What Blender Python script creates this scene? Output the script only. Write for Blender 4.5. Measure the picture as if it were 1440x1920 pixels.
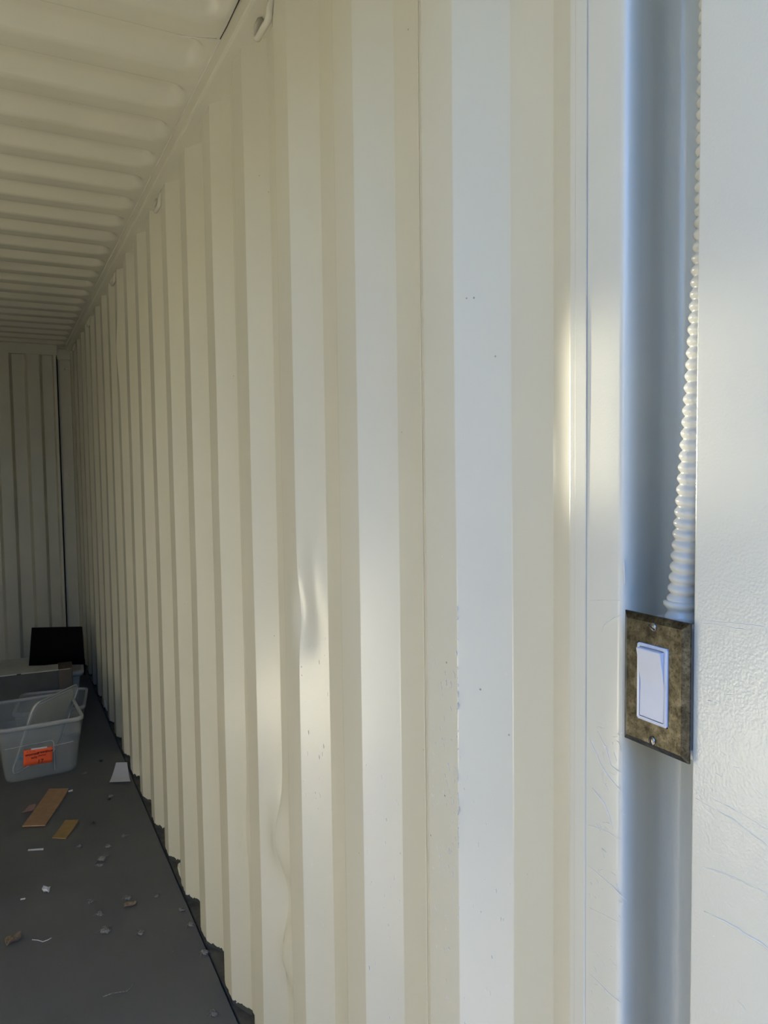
import bpy, bmesh, math, random
from mathutils import Vector, Matrix, noise

# ---------------------------------------------------------------- scene, camera, light
scene = bpy.context.scene
for o in list(bpy.data.objects):
    bpy.data.objects.remove(o)
COL = scene.collection
random.seed(7)

CAM_H = 1.4055
YAW, PITCH, ROLL = 0.4720, 0.05822, -0.01314
FOCAL_PX = 1402.23
cam_data = bpy.data.cameras.new('camera')
cam = bpy.data.objects.new('camera', cam_data)
COL.objects.link(cam)
cam_data.sensor_fit = 'VERTICAL'
cam_data.sensor_height = 36.0
cam_data.lens = 36.0 * FOCAL_PX / 1920.0
cam_data.clip_start = 0.02
cam_data.clip_end = 200
fw = Vector((math.sin(YAW), math.cos(YAW), 0))
rt = Vector((math.cos(YAW), -math.sin(YAW), 0))
up = Vector((0, 0, 1))
fw2 = math.cos(PITCH) * fw - math.sin(PITCH) * up
up2 = math.cos(PITCH) * up + math.sin(PITCH) * fw
rt3 = math.cos(ROLL) * rt + math.sin(ROLL) * up2
up3 = math.cos(ROLL) * up2 - math.sin(ROLL) * rt
m = Matrix((rt3, up3, -fw2)).transposed().to_4x4()
m.translation = Vector((0, 0, CAM_H))
cam.matrix_world = m
scene.camera = cam

SUN_EL = math.radians(33)
SUN_TRAVEL = Vector((-0.69 * math.cos(SUN_EL), 0.72 * math.cos(SUN_EL), -math.sin(SUN_EL))).normalized()
world = bpy.data.worlds.new('sky')
scene.world = world
world.use_nodes = True
wn = world.node_tree
wn.nodes.clear()
sky = wn.nodes.new('ShaderNodeTexSky')
sky.sky_type = 'NISHITA'
sky.sun_disc = False
sky.dust_density = 0.4
sky.ozone_density = 2.5
sky.sun_elevation = SUN_EL
sky.sun_rotation = math.atan2(-SUN_TRAVEL.x, -SUN_TRAVEL.y)
bg = wn.nodes.new('ShaderNodeBackground')
bg.inputs['Strength'].default_value = 0.75
wo = wn.nodes.new('ShaderNodeOutputWorld')
hs = wn.nodes.new('ShaderNodeHueSaturation')
hs.inputs['Saturation'].default_value = 1.3
hs.inputs['Hue'].default_value = 0.514
wn.links.new(sky.outputs[0], hs.inputs['Color'])
wn.links.new(hs.outputs[0], bg.inputs['Color'])
wn.links.new(bg.outputs[0], wo.inputs['Surface'])

sd = bpy.data.lights.new('sun', 'SUN')
sd.energy = 43.0
sd.angle = math.radians(0.6)
sd.color = (1.0, 0.94, 0.86)
sun = bpy.data.objects.new('sun', sd)
COL.objects.link(sun)
sun.rotation_euler = SUN_TRAVEL.to_track_quat('-Z', 'Y').to_euler()

# skylight enters through the open door end (sampling portal in the doorway)
pd = bpy.data.lights.new('doorway_portal', 'AREA')
pd.shape = 'RECTANGLE'
pd.size, pd.size_y = 1.17, 2.25
pd.cycles.is_portal = True
po = bpy.data.objects.new('doorway_portal', pd)
COL.objects.link(po)
po.location = (-0.095, 0.16, 1.14)
po.rotation_euler = Vector((0, 1, 0)).to_track_quat('-Z', 'Z').to_euler()

# added lamp standing in for sunlight bounced on to the wall by the door
bd = bpy.data.lights.new('sunbeam_stand_in_lamp', 'AREA')
bd.shape = 'RECTANGLE'
bd.size, bd.size_y = 0.05, 0.17
bd.energy = 0.044
bd.spread = math.radians(1.2)
bd.color = (1.0, 0.95, 0.80)
bo = bpy.data.objects.new('sunbeam_stand_in_lamp', bd)
COL.objects.link(bo)
bo.location = (-0.89, 5.60, 1.50)
bo.rotation_euler = (Vector((0.49, 0.50, 1.455)) - Vector(bo.location)).to_track_quat('-Z', 'Y').to_euler()

vs = scene.view_settings
vs.view_transform = 'Standard'
vs.look = 'None'
vs.exposure = 0.6
vs.gamma = 1.0
vs.use_curve_mapping = False

# ---------------------------------------------------------------- materials
def new_mat(name):
    mt = bpy.data.materials.new(name)
    mt.use_nodes = True
    nt = mt.node_tree
    b = nt.nodes['Principled BSDF']
    return mt, nt, b

def N(nt, typ, **kw):
    n = nt.nodes.new(typ)
    for k, v in kw.items():
        if k in n.inputs:
            n.inputs[k].default_value = v
        else:
            setattr(n, k, v)
    return n

def ramp(nt, stops):
    r = nt.nodes.new('ShaderNodeValToRGB')
    e = r.color_ramp.elements
    while len(e) < len(stops):
        e.new(0.5)
    for i, (p, c) in enumerate(stops):
        e[i].position = p
        e[i].color = c if len(c) == 4 else (*c, 1)
    return r

def simple(name, col, rough=0.5, metal=0.0, var=0.0, scale=20.0, bump=0.0, bscale=200.0, spec=0.5):
    mt, nt, b = new_mat(name)
    b.inputs['Roughness'].default_value = rough
    b.inputs['Metallic'].default_value = metal
    b.inputs['Specular IOR Level'].default_value = spec
    tc = N(nt, 'ShaderNodeTexCoord')
    n = N(nt, 'ShaderNodeTexNoise', Scale=scale, Detail=4.0)
    nt.links.new(tc.outputs['Object'], n.inputs['Vector'])
    lo = tuple(max(0, c * (1 - var)) for c in col)
    hi = tuple(min(1, c * (1 + var)) for c in col)
    r = ramp(nt, [(0.3, lo), (0.7, hi)])
    nt.links.new(n.outputs['Fac'], r.inputs['Fac'])
    nt.links.new(r.outputs['Color'], b.inputs['Base Color'])
    if bump > 0:
        n2 = N(nt, 'ShaderNodeTexNoise', Scale=bscale, Detail=2.0)
        nt.links.new(tc.outputs['Object'], n2.inputs['Vector'])
        bp = N(nt, 'ShaderNodeBump', Strength=bump, Distance=0.001)
        nt.links.new(n2.outputs['Fac'], bp.inputs['Height'])
        nt.links.new(bp.outputs['Normal'], b.inputs['Normal'])
    return mt

CREAM = (0.675, 0.645, 0.515)
def paint_mat(name, skirt=False, rough=0.235, peel=0.06):
    """glossy cream enamel: orange peel, faint smudges, pock marks; optional grey floor paint lapping up the foot"""
    mt, nt, b = new_mat(name)
    L = nt.links.new
    tc = N(nt, 'ShaderNodeTexCoord')
    big = N(nt, 'ShaderNodeTexNoise', Scale=2.5, Detail=3.0)
    L(tc.outputs['Object'], big.inputs['Vector'])
    r = ramp(nt, [(0.3, tuple(c * 0.965 for c in CREAM)), (0.7, tuple(c * 1.02 for c in CREAM))])
    L(big.outputs['Fac'], r.inputs['Fac'])
    col = r.outputs['Color']
    # small dark chips
    vor = N(nt, 'ShaderNodeTexVoronoi', Scale=26.0)
    L(tc.outputs['Object'], vor.inputs['Vector'])
    chip = ramp(nt, [(0.028, (1, 1, 1)), (0.04, (0, 0, 0))])
    L(vor.outputs['Distance'], chip.inputs['Fac'])
    msk = N(nt, 'ShaderNodeTexNoise', Scale=3.0, Detail=1.0)
    L(tc.outputs['Object'], msk.inputs['Vector'])
    mr = ramp(nt, [(0.56, (0, 0, 0)), (0.62, (1, 1, 1))])
    L(msk.outputs['Fac'], mr.inputs['Fac'])
    mul = N(nt, 'ShaderNodeMath', operation='MULTIPLY')
    L(chip.outputs['Color'], mul.inputs[0]); L(mr.outputs['Color'], mul.inputs[1])
    mx = N(nt, 'ShaderNodeMix', data_type='RGBA')
    L(mul.outputs[0], mx.inputs['Factor'])
    L(col, mx.inputs[6]); mx.inputs[7].default_value = (0.30, 0.28, 0.22, 1)
    col = mx.outputs[2]
    if skirt:
        sep = N(nt, 'ShaderNodeSeparateXYZ')
        L(tc.outputs['Object'], sep.inputs[0])
        ns = N(nt, 'ShaderNodeTexNoise', Scale=55.0, Detail=4.0)
        L(tc.outputs['Object'], ns.inputs['Vector'])
        ma = N(nt, 'ShaderNodeMath', operation='MULTIPLY_ADD')
        L(ns.outputs['Fac'], ma.inputs[0]); ma.inputs[1].default_value = 0.028; ma.inputs[2].default_value = -0.004
        lt = N(nt, 'ShaderNodeMath', operation='LESS_THAN')
        L(sep.outputs['Z'], lt.inputs[0]); L(ma.outputs[0], lt.inputs[1])
        m2 = N(nt, 'ShaderNodeMix', data_type='RGBA')
        L(lt.outputs[0], m2.inputs['Factor'])
        L(col, m2.inputs[6]); m2.inputs[7].default_value = (0.075, 0.078, 0.07, 1)
        col = m2.outputs[2]
    L(col, b.inputs['Base Color'])
    rr = N(nt, 'ShaderNodeMapRange')
    rr.inputs['To Min'].default_value = rough - 0.03; rr.inputs['To Max'].default_value = rough + 0.03
    L(big.outputs['Fac'], rr.inputs['Value'])
    L(rr.outputs['Result'], b.inputs['Roughness'])
    # orange peel
    p1 = N(nt, 'ShaderNodeTexNoise', Scale=420.0, Detail=1.0)
    L(tc.outputs['Object'], p1.inputs['Vector'])
    p2 = N(nt, 'ShaderNodeTexNoise', Scale=60.0, Detail=1.0)
    L(tc.outputs['Object'], p2.inputs['Vector'])
    pa = N(nt, 'ShaderNodeMath', operation='MULTIPLY_ADD')
    L(p2.outputs['Fac'], pa.inputs[0]); pa.inputs[1].default_value = 0.8; L(p1.outputs['Fac'], pa.inputs[2])
    ps = N(nt, 'ShaderNodeMath', operation='MULTIPLY_ADD')
    L(mul.outputs[0], ps.inputs[0]); ps.inputs[1].default_value = 1.5; L(pa.outputs[0], ps.inputs[2])
    bp = N(nt, 'ShaderNodeBump', Strength=peel, Distance=0.0012)
    L(ps.outputs[0], bp.inputs['Height'])
    L(bp.outputs['Normal'], b.inputs['Normal'])
    return mt

M = {}
M['wall'] = paint_mat('cream_wall_paint', skirt=True)
M['paint'] = paint_mat('cream_paint')
M['post'] = paint_mat('cream_post_paint', rough=0.235, peel=0.2)
M['seam'] = simple('cream_weld_bead', (0.70, 0.66, 0.55), 0.3, bump=0.2, bscale=150)
M['sealant'] = simple('dirty_sealant', (0.47, 0.43, 0.34), 0.6, var=0.15)
M['ridge'] = simple('cream_paint_scar', (0.72, 0.69, 0.59), 0.3)
M['crack'] = simple('dark_crack', (0.035, 0.03, 0.022), 0.9)
M['conduit'] = simple('painted_conduit', (0.60, 0.585, 0.50), 0.22, var=0.03, bump=0.08, bscale=300)
M['white_box'] = simple('white_box_paint', (0.62, 0.62, 0.60), 0.35, var=0.03, bump=0.1)
M['rocker'] = simple('white_plastic', (0.60, 0.60, 0.61), 0.32, var=0.02, scale=60)
M['rocker_gap'] = simple('grimy_gap', (0.10, 0.09, 0.08), 0.8)
M['screw'] = simple('dull_screw', (0.36, 0.34, 0.29), 0.35, metal=1.0, var=0.3, scale=300)
M['slot'] = simple('screw_slot', (0.03, 0.028, 0.025), 0.9)
M['gap'] = simple('black_gap', (0.02, 0.018, 0.015), 0.9)
M['black'] = simple('matt_black', (0.003, 0.003, 0.0034), 0.6, spec=0.06)
M['greybox'] = simple('grey_card', (0.075, 0.075, 0.068), 0.6, var=0.1)
M['tape'] = simple('brown_tape', (0.12, 0.095, 0.07), 0.4, var=0.1)
M['tote'] = simple('dusty_white_plastic', (0.50, 0.50, 0.45), 0.45, var=0.06)
M['cardboard'] = simple('cardboard', (0.36, 0.215, 0.11), 0.8, var=0.12, scale=40)
M['cardboard2'] = simple('cardboard_ochre', (0.33, 0.21, 0.075), 0.8, var=0.12, scale=40)
M['paper'] = simple('white_paper', (0.74, 0.74, 0.76), 0.8, var=0.02)
M['pinkpaper'] = simple('pink_paper', (0.30, 0.19, 0.16), 0.8, var=0.2, scale=80)
M['orange'] = simple('orange_card', (0.95, 0.13, 0.035), 0.7, var=0.03)
M['ink'] = simple('dark_ink', (0.10, 0.004, 0.004), 0.7)
M['blue'] = simple('blue_sticker', (0.05, 0.16, 0.25), 0.5)
M['lint'] = simple('grey_lint', (0.24, 0.23, 0.20), 0.9, var=0.4, scale=200)
M['leaf'] = simple('dry_leaf', (0.27, 0.19, 0.11), 0.8, var=0.4, scale=120)
M['scrap'] = simple('white_scrap', (0.66, 0.66, 0.64), 0.6)
M['dark_bit'] = simple('dark_crumb', (0.03, 0.03, 0.028), 0.9)
M['ground'] = simple('dark_asphalt', (0.065, 0.065, 0.065), 0.9, var=0.15, scale=1.5)

def clear_plastic(name, tint, haze, rough=0.25):
    mt, nt, b = new_mat(name)
    L = nt.links.new
    out = nt.nodes['Material Output']
    b.inputs['Base Color'].default_value = (*tint, 1)
    b.inputs['Roughness'].default_value = rough
    tr = N(nt, 'ShaderNodeBsdfTransparent', Color=(0.93, 0.95, 0.95, 1))
    tl = N(nt, 'ShaderNodeBsdfTranslucent', Color=(*tint, 1))
    a = N(nt, 'ShaderNodeMixShader', Fac=0.45)
    L(b.outputs[0], a.inputs[1]); L(tl.outputs[0], a.inputs[2])
    tc = N(nt, 'ShaderNodeTexCoord')
    ns = N(nt, 'ShaderNodeTexNoise', Scale=9.0, Detail=3.0)
    L(tc.outputs['Object'], ns.inputs['Vector'])
    mr = N(nt, 'ShaderNodeMapRange')
    mr.inputs['To Min'].default_value = haze - 0.06; mr.inputs['To Max'].default_value = haze + 0.06
    L(ns.outputs['Fac'], mr.inputs['Value'])
    x = N(nt, 'ShaderNodeMixShader')
    L(mr.outputs['Result'], x.inputs[0]); L(tr.outputs[0], x.inputs[1]); L(a.outputs[0], x.inputs[2])
    L(x.outputs[0], out.inputs['Surface'])
    return mt
M['clear'] = clear_plastic('clear_bin_plastic', (0.74, 0.77, 0.78), 0.26)
M['clear_rim'] = clear_plastic('clear_rim_plastic', (0.76, 0.77, 0.76), 0.66)
M['lid'] = clear_plastic('clear_lid_plastic', (0.76, 0.76, 0.71), 0.42)
M['lid_edge'] = clear_plastic('clear_lid_edge', (0.88, 0.88, 0.85), 0.85, 0.2)

def floor_mat():
    mt, nt, b = new_mat('grey_floor_paint')
    L = nt.links.new
    tc = N(nt, 'ShaderNodeTexCoord')
    n1 = N(nt, 'ShaderNodeTexNoise', Scale=3.0, Detail=6.0)
    L(tc.outputs['Object'], n1.inputs['Vector'])
    r = ramp(nt, [(0.3, (0.105, 0.107, 0.100)), (0.7, (0.130, 0.132, 0.124))])
    L(n1.outputs['Fac'], r.inputs['Fac'])
    # dust specks
    v = N(nt, 'ShaderNodeTexVoronoi', Scale=30.0)
    L(tc.outputs['Object'], v.inputs['Vector'])
    c = ramp(nt, [(0.03, (1, 1, 1)), (0.05, (0, 0, 0))])
    L(v.outputs['Distance'], c.inputs['Fac'])
    mk = N(nt, 'ShaderNodeTexNoise', Scale=4.0, Detail=2.0)
    L(tc.outputs['Object'], mk.inputs['Vector'])
    mk2 = ramp(nt, [(0.5, (0, 0, 0)), (0.6, (0.8, 0.8, 0.8))])
    L(mk.outputs['Fac'], mk2.inputs['Fac'])
    mu = N(nt, 'ShaderNodeMath', operation='MULTIPLY')
    L(c.outputs['Color'], mu.inputs[0]); L(mk2.outputs['Color'], mu.inputs[1])
    mx = N(nt, 'ShaderNodeMix', data_type='RGBA')
    L(mu.outputs[0], mx.inputs['Factor']); L(r.outputs['Color'], mx.inputs[6])
    mx.inputs[7].default_value = (0.32, 0.31, 0.28, 1)
    L(mx.outputs[2], b.inputs['Base Color'])
    b.inputs['Roughness'].default_value = 0.55
    # brushed roller marks
    mp = N(nt, 'ShaderNodeMapping')
    mp.inputs['Scale'].default_value = (260, 30, 1)
    L(tc.outputs['Object'], mp.inputs['Vector'])
    n3 = N(nt, 'ShaderNodeTexNoise', Scale=1.0, Detail=2.0)
    L(mp.outputs[0], n3.inputs['Vector'])
    bp = N(nt, 'ShaderNodeBump', Strength=0.2, Distance=0.001)
    L(n3.outputs['Fac'], bp.inputs['Height'])
    L(bp.outputs['Normal'], b.inputs['Normal'])
    return mt
M['floor'] = floor_mat()
M['dirt'] = simple('dirty_rail_paint', (0.085, 0.080, 0.066), 0.7, var=0.35, scale=25, bump=0.3, bscale=90)

def plate_mat():
    mt, nt, b = new_mat('tarnished_metal')
    L = nt.links.new
    tc = N(nt, 'ShaderNodeTexCoord')
    n1 = N(nt, 'ShaderNodeTexNoise', Scale=90.0, Detail=6.0, Roughness=0.7)
    L(tc.outputs['Object'], n1.inputs['Vector'])
    r = ramp(nt, [(0.34, (0.035, 0.031, 0.022)), (0.5, (0.085, 0.077, 0.056)), (0.68, (0.17, 0.155, 0.12))])
    L(n1.outputs['Fac'], r.inputs['Fac'])
    n2 = N(nt, 'ShaderNodeTexNoise', Scale=420.0, Detail=2.0)
    L(tc.outputs['Object'], n2.inputs['Vector'])
    r2 = ramp(nt, [(0.32, (0.55, 0.52, 0.45)), (0.45, (1, 1, 1))])
    L(n2.outputs['Fac'], r2.inputs['Fac'])
    mx = N(nt, 'ShaderNodeMix', data_type='RGBA', blend_type='MULTIPLY')
    mx.inputs['Factor'].default_value = 0.9
    L(r.outputs['Color'], mx.inputs[6]); L(r2.outputs['Color'], mx.inputs[7])
    L(mx.outputs[2], b.inputs['Base Color'])
    b.inputs['Metallic'].default_value = 0.9
    rr = N(nt, 'ShaderNodeMapRange')
    rr.inputs['To Min'].default_value = 0.42; rr.inputs['To Max'].default_value = 0.22
    L(n1.outputs['Fac'], rr.inputs['Value'])
    L(rr.outputs['Result'], b.inputs['Roughness'])
    bp = N(nt, 'ShaderNodeBump', Strength=0.15, Distance=0.0006)
    L(n2.outputs['Fac'], bp.inputs['Height'])
    L(bp.outputs['Normal'], b.inputs['Normal'])
    return mt
M['plate'] = plate_mat()

# ---------------------------------------------------------------- mesh helpers
def mesh_obj(name, verts, faces, mat, parent=None, smooth=False):
    me = bpy.data.meshes.new(name)
    me.from_pydata([tuple(v) for v in verts], [], faces)
    me.materials.append(M[mat])
    if smooth:
        me.polygons.foreach_set('use_smooth', [True] * len(me.polygons))
    me.update()
    o = bpy.data.objects.new(name, me)
    COL.objects.link(o)
    if parent:
        o.parent = parent
    return o

def bm_obj(name, bm, mat, parent=None, smooth=False):
    me = bpy.data.meshes.new(name)
    bmesh.ops.recalc_face_normals(bm, faces=bm.faces)
    bm.to_mesh(me); bm.free()
    me.materials.append(M[mat])
    if smooth:
        me.polygons.foreach_set('use_smooth', [True] * len(me.polygons))
    o = bpy.data.objects.new(name, me)
    COL.objects.link(o)
    if parent:
        o.parent = parent
    return o

def box(bm, lo, hi, bevel=0.0, seg=2, mat4=None):
    r = bmesh.ops.create_cube(bm, size=1.0)
    vs_ = r['verts']
    lo, hi = Vector(lo), Vector(hi)
    for v in vs_:
        v.co = Vector(((lo.x + hi.x) / 2 + v.co.x * (hi.x - lo.x), (lo.y + hi.y) / 2 + v.co.y * (hi.y - lo.y), (lo.z + hi.z) / 2 + v.co.z * (hi.z - lo.z)))
    if bevel > 0:
        es = list({e for v in vs_ for e in v.link_edges})
        g = bmesh.ops.bevel(bm, geom=es, offset=bevel, segments=seg, affect='EDGES', profile=0.5)
        vs_ = list({v for f in g['faces'] for v in f.verts} | {v for v in vs_ if v.is_valid})
    if mat4 is not None:
        for v in vs_:
            v.co = mat4 @ v.co
    return vs_

def box_obj(name, lo, hi, mat, parent=None, bevel=0.0, seg=2, mat4=None, smooth=False):
    bm = bmesh.new()
    box(bm, lo, hi, bevel, seg, mat4)
    return bm_obj(name, bm, mat, parent, smooth)

def tube_verts(pts, rads, seg=10, closed=False, flat=None):
    """swept tube; flat=(axis Vector, factor) squashes the section along an axis"""
    V, F = [], []
    n = len(pts)
    pts = [Vector(p) for p in pts]
    prev = None
    for i, p in enumerate(pts):
        a = pts[(i - 1) % n] if (closed or i > 0) else p
        b = pts[(i + 1) % n] if (closed or i < n - 1) else p
        t = (b - a).normalized()
        if prev is None:
            ref = Vector((0, 0, 1)) if abs(t.z) < 0.9 else Vector((1, 0, 0))
            u = t.cross(ref).normalized()
        else:
            u = (prev - t * prev.dot(t)).normalized()
        prev = u
        w = t.cross(u)
        r = rads[i] if isinstance(rads, (list, tuple)) else rads
        for k in range(seg):
            an = 2 * math.pi * k / seg
            off = (u * math.cos(an) + w * math.sin(an)) * r
            if flat:
                ax, fac = flat
                off -= ax * off.dot(ax) * (1 - fac)
            V.append(p + off)
    m_ = n if closed else n - 1
    for i in range(m_):
        for k in range(seg):
            a = i * seg + k; b = i * seg + (k + 1) % seg
            c = ((i + 1) % n) * seg + (k + 1) % seg; d = ((i + 1) % n) * seg + k
            F.append((a, b, c, d))
    if not closed:
        F.append(tuple(range(seg))[::-1])
        F.append(tuple((n - 1) * seg + k for k in range(seg)))
    return V, F

def tube_obj(name, pts, rads, mat, parent=None, seg=10, closed=False, flat=None):
    V, F = tube_verts(pts, rads, seg, closed, flat)
    return mesh_obj(name, V, F, mat, parent, True)

def struct(o, label=None):
    o['kind'] = 'structure'
    if label:
        o['label'] = label
    return o

def tag(o, label, cat, group=None):
    o['label'] = label; o['category'] = cat
    if group:
        o['group'] = group
    return o

def empty(name, loc=(0, 0, 0), rz=0.0):
    o = bpy.data.objects.new(name, None)
    o.empty_display_size = 0.05
    COL.objects.link(o)
    o.location = loc
    o.rotation_euler = (0, 0, rz)
    return o

# ---------------------------------------------------------------- container geometry
XI = 0.4905          # inner plane of the right wall corrugation
D = 0.0349           # corrugation depth
PITCH_W = 0.278
SL = 0.066           # slope length along the wall
RC = 0.0729          # recessed flat
Y0 = 0.769           # first full crease
XL = XI - 2.352      # inner plane of the left wall
YB = 6.07            # inner plane of the back wall
ZT = 2.303           # top of the side walls (underside of the top rail)
ZR = 2.345           # roof plane

def fillet_profile(P, r, arcs=4):
    """round the corners of an open 2-D polyline, with support points beside each arc"""
    out = [P[0]]
    for i in range(1, len(P) - 1):
        a, b, c = (Vector(P[i - 1]), Vector(P[i]), Vector(P[i + 1]))
        u = (a - b).normalized(); w = (c - b).normalized()
        ang = u.angle(w)
        if ang > 2.8:
            out.append(tuple(b)); continue
        t = min(r / math.tan(ang / 2), (a - b).length * 0.35, (c - b).length * 0.35)
        p1 = b + u * t; p2 = b + w * t
        out.append(tuple(p1 + u * min(0.003, t)))
        for k in range(arcs + 1):
            s = k / arcs
            q = (1 - s) ** 2 * p1 + 2 * s * (1 - s) * b + s * s * p2
            out.append(tuple(q))
        out.append(tuple(p2 + w * min(0.003, t)))
    out.append(P[-1])
    return out

def gauss(dy, dz, sy, sz):
    return math.exp(-(dy / sy) ** 2 - (dz / sz) ** 2)

def dents(y, z):
    """inward (+) / outward (-) push of the right wall sheet, in metres along -x"""
    d = 0.0
    # knock on a slope beside the third rib
    d -= 0.010 * gauss(y - 1.315, z - 1.13, 0.020, 0.055)
    d += 0.006 * gauss(y - 1.283, z - 1.21, 0.016, 0.07)
    # buckled rib edge low down on the fourth rib
    d += 0.022 * gauss(y - 1.535, z - 0.595, 0.028, 0.075)
    d -= 0.011 * gauss(y - 1.52, z - 0.46, 0.03, 0.07)
    d += 0.019 * gauss(y - 1.51, z - 0.345, 0.03, 0.055)
    d -= 0.010 * gauss(y - 1.50, z - 0.20, 0.03, 0.06)
    # small pushes
    d += 0.006 * gauss(y - 1.82, z - 0.50, 0.02, 0.08)
    d += 0.010 * gauss(y - 3.55, z - 1.95, 0.05, 0.12)
    d += 0.004 * gauss(y - 1.56, z - 1.335, 0.012, 0.02)
    # overall slight waviness of the sheet
    d += 0.0016 * (noise.noise(Vector((y * 2.1, z * 1.7, 3.1))))
    d += 0.0005 * (noise.noise(Vector((y * 9.0, z * 3.5, 7.7))))
    return d

def side_wall(name, sign):
    """corrugated sheet; sign +1 right wall, -1 left wall (mirrored)"""
    xi = XI if sign > 0 else XL
    P = []
    if sign > 0:
        # channel beside the door post, then the first inner flat
        def bez(a, b, c, n):
            return [tuple((1 - t) ** 2 * a[q] + 2 * t * (1 - t) * b[q] + t * t * c[q] for q in (0, 1)) for t in [k_ / n for k_ in range(n + 1)]]
        P += [(0.5780, 0.175)] + bez((0.5780, 0.4850), (0.5780, 0.5225), (0.5380, 0.5065), 16) + bez((0.5120, 0.4960), (xi + 0.0004, 0.4880), (xi, 0.5005), 12)
    else:
        P = [(xi - D, 0.175), (xi - D, 0.4735), (xi, 0.4905)]
    k = 0
    while True:
        y = Y0 + PITCH_W * (k - 1)
        nxt = y + PITCH_W
        fl = nxt - SL * 2 - RC          # end of the inner flat
        if nxt > YB + 0.02:
            P.append((xi, YB + 0.06))
            break
        if sign > 0:
            P += [(xi, fl), (xi + D, fl + SL), (xi + D, fl + SL + RC), (xi, nxt)]
        else:
            P += [(xi, fl), (xi - D, fl + SL), (xi - D, fl + SL + RC), (xi, nxt)]
        k += 1
    P = [P[i] for i in range(len(P)) if i == 0 or (Vector(P[i]) - Vector(P[i - 1])).length > 1e-5]
    prof = fillet_profile(P, 0.006)
    # intermediate points so the sheet can be dented
    fine = [prof[0]]
    for a, b in zip(prof, prof[1:]):
        L_ = math.dist(a, b)
        n_ = 4 if (sign > 0 and L_ > 0.03 and b[1] < 2.3) else 1
        for j in range(1, n_ + 1):
            fine.append((a[0] + (b[0] - a[0]) * j / n_, a[1] + (b[1] - a[1]) * j / n_))
    prof = fine
    rows = 110 if sign > 0 else 16
    V, F = [], []
    z0, z1 = -0.02, ZT + 0.006
    for r in range(rows + 1):
        z = z0 + (z1 - z0) * r / rows
        for (x, y) in prof:
            dx = dents(y, z) if (sign > 0 and y > 0.7) else 0.0
            if z < 0.05 or z > ZT - 0.02:
                dx *= 0.4
            V.append((x - dx, y, z))
    n = len(prof)
    for r in range(rows):
        for i in range(n - 1):
            q = (r * n + i, r * n + i + 1, (r + 1) * n + i + 1, (r + 1) * n + i)
            F.append(q if sign < 0 else q[::-1])
    return struct(mesh_obj(name, V, F, 'wall', None, True), 'cream painted corrugated steel side wall of the container')

wall_r = side_wall('wall_right', 1)
wall_l = side_wall('wall_left', -1)

# weld beads and sheet laps on the right wall (every third rib)
def bead(y, x, rad, mat, z0=0.02, z1=ZT):
    pts = []
    nn = 46
    for i in range(nn + 1):
        z = z0 + (z1 - z0) * i / nn
        pts.append((x - dents(y, z) * 0.8 + 0.0003 * noise.noise(Vector((z * 9, y * 4, 0))), y + 0.0006 * noise.noise(Vector((z * 5, 9, y))), z))
    return tube_obj('weld_seam', pts, rad, mat, wall_r, 6)
for k in range(0, 7):
    n_ = 1 + 3 * k
    yc = Y0 + PITCH_W * n_ - SL - RC       # end of the recessed flat
    if yc > 6:
        break
    bead(yc - 0.0005, XI + D - 0.0002, 0.0024 if k else 0.002, 'seam')
    bead(yc - 0.0055, XI + D - 0.0028, 0.0011, 'sealant')
# lap of the last sheet on the flat by the door
box_obj('sheet_lap', (XI - 0.0011, 0.5405, 0.02), (XI + 0.003, 0.556, ZT), 'paint', wall_r, 0.0009, 2)
bead(0.5403, XI - 0.0001, 0.0006, 'sealant')

# back wall: vertical corrugation with narrow steep slopes
def back_wall():
    P = []
    x = XL + 0.09
    P.append((x, YB - 0.002))
    i = 0
    x += 0.05
    while x < XI - 0.14:
        yi, yo = YB, YB + 0.036
        if i % 2 == 0:
            P += [(x, yi), (x + 0.020, yo)]
        else:
            P += [(x, yo), (x + 0.020, yi)]
        x += 0.100
        i += 1
    if i % 2:
        P += [(x - 0.012, YB + 0.036), (x - 0.002, YB)]
    P.append((XI - 0.096, YB))
    P.append((XI - 0.095, YB + 0.05))
    prof = fillet_profile(P, 0.004, 3)
    rows = 30
    V, F = [], []
    n = len(prof)
    for r in range(rows + 1):
        z = -0.02 + 2.30 * r / rows
        for (px, py) in prof:
            V.append((px, py + 0.003 * noise.noise(Vector((px * 3, z * 2.2, 5.0))), z))
    for r in range(rows):
        for i in range(n - 1):
            F.append((r * n + i, r * n + i + 1, (r + 1) * n + i + 1, (r + 1) * n + i))
    return struct(mesh_obj('wall_back', V, F, 'wall', None, True), 'cream corrugated end wall at the back of the container')
wall_b = back_wall()

# floor: one painted deck and the dirty bottom rail lip in the corrugation pockets
fl = struct(box_obj('floor', (XL + 0.006, 0.12, -0.03), (XI - 0.006, YB + 0.04, 0.0), 'floor', None, 0.002, 1), 'grey painted container floor with dust')
tr = struct(box_obj('trim_1', (XI - 0.002, 0.10, -0.10), (XI + 0.09, YB + 0.12, -0.003), 'dirt', None, 0.002, 1), 'dirty bottom rail lip along the right wall')
tr = struct(box_obj('trim_2', (XL - 0.09, 0.10, -0.10), (XL + 0.002, YB + 0.12, -0.003), 'dirt', None, 0.002, 1), 'dirty bottom rail lip along the left wall')

# top rails
def rail(name, x_in, x_out, label):
    lo = (min(x_in, x_out), 0.06, ZT + 0.001); hi = (max(x_in, x_out), YB + 0.12, ZR + 0.03)
    return struct(box_obj(name, lo, hi, 'paint', None, 0.006, 2), label)
trim_r = rail('trim_3', XI - 0.028, XI + 0.09, 'cream top rail above the right wall')
trim_l = rail('trim_4', XL + 0.028, XL - 0.09, 'cream top rail above the left wall')

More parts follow.
